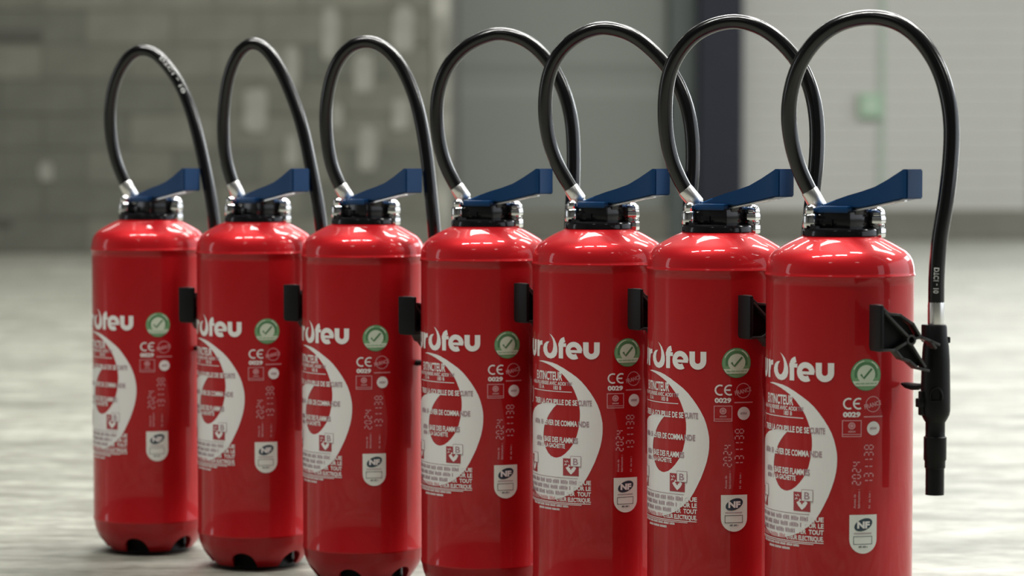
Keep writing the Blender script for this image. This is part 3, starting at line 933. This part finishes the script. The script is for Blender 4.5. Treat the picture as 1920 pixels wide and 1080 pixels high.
def hose_print(path, s0, s1, ang, txt, r):
    v, f = glyph_mesh(txt, .03)
    xs = [p[0] for p in v]
    x0, x1 = min(xs), max(xs)
    fr = frames(path)
    n = len(path) - 1
    bm = bmesh.new()
    vs = []
    for x, y in v:
        s = (s0 + (s1 - s0) * (x - x0) / (x1 - x0)) * n
        i = min(n - 1, int(s))
        q = s - i
        c = path[i].lerp(path[i + 1], q)
        t, a, b = fr[i]
        t2, a2, b2 = fr[i + 1]
        a, b = a.lerp(a2, q), b.lerp(b2, q)
        an = radians(ang) + (y - .35) * 0.85
        vs.append(bm.verts.new(c + (a * cos(an) + b * sin(an)).normalized() * (r + .0003)))
    for t in f:
        bm.faces.new([vs[k] for k in t])
    return finish(bm, 'hose_lettering', 'hose_print', 0)

HOSE_R = 0.0080
for i, (x, y, yaw, lev, nz, dz, trig, label) in enumerate(ROW):
    e = bpy.data.objects.new('fire_extinguisher', None)
    COL.objects.link(e)
    e.location = (x, y, 0)
    e.rotation_euler = (0, 0, radians(yaw))
    e.empty_display_size = 0.1
    e['label'] = label
    e['category'] = 'extinguisher'
    e['group'] = 'red fire extinguishers standing in a row'
    inv = Matrix.Rotation(-radians(yaw), 4, 'Z')
    for k in ('cylinder_body', 'foot_cup', 'brand_lettering', 'flame_emblem', 'instruction_text', 'approval_badge', 'conformity_marks', 'certification_label'):
        link(k, MESH[k], e)
    lz = radians(lev - yaw)
    link('valve_collar', MESH['valve_collar'], e, rz=lz)
    link('valve_block', MESH['valve_block'], e, rz=lz)
    lv = link('lever', MESH['lever'], e, rz=lz)
    link('carry_plate', MESH['carry_plate'], lv)
    va = math.atan2(x, y)       # the valve's cross axis
    for name, rad, az in (('valve_plug', .0310, 186), ('valve_fitting', .0365, -4)):
        p = inv @ Vector((rad * cos(radians(az)), rad * sin(radians(az)), 0))
        link(name, MESH[name], e, p)
    (f0, f1), hp = HOSES[i]
    f0, f1 = inv @ Vector(f0), inv @ Vector(f1)
    hp = [inv @ Vector(p) for p in hp]
    d = (f1 - f0).normalized()
    bm = bmesh.new()
    tube(bm, [f0 - d * .012, f0 - d * .002, f0, f0 + d * .0008, f1 - d * .001, f1, f1 + d * .0005], lambda t: [.0066, .0066, .0082, .0087, .0087, .0083, .0070][round(t * 6)], 20)
    link('hose_ferrule', finish(bm, 'hose_ferrule', 'alu', 35), e)
    path = smooth_path(catmull([f1 - d * .006, f1] + hp[1:-1] + [hp[-1] + Vector((0, 0, .02)), hp[-1]], 6), 10)
    bm = bmesh.new()
    tube(bm, path, HOSE_R, 16)
    hose = link('hose', finish(bm, 'hose', 'rubber', 50), e)
    for s0, s1, ang, txt in HOSE_TEXT.get(i, ()):
        link('hose_lettering', hose_print(path, s0, s1, ang, txt, HOSE_R), hose)
    top = hp[-1]
    np_ = inv @ Vector((nz[0], nz[1], 0))
    tz = radians(trig - yaw)
    no = link('nozzle', MESH['nozzle'], e, (np_.x, np_.y, .3745 + dz), rz=tz + pi)
    link('nozzle_ferrule', MESH['nozzle_ferrule'], no)
    link('nozzle_loop', MESH['nozzle_loop'], no, rz=-tz - pi - radians(yaw) - va)
    off = Matrix.Rotation(tz, 3, 'Z') @ Vector((-.001, .0130 if i == 6 else .002, 0))
    tr = link('trigger', MESH['trigger'], e, (np_.x + off.x, np_.y + off.y, .3740 + dz), rz=tz)
    tr.scale = (.96, 1, 1)
    link('finger_pad', MESH['finger_pad'], tr)
    ca = math.atan2(-np_.y, -np_.x)
    link('holder_clip', MESH['holder_clip'], e, (np_.x, np_.y, .2930 + dz), rz=ca)
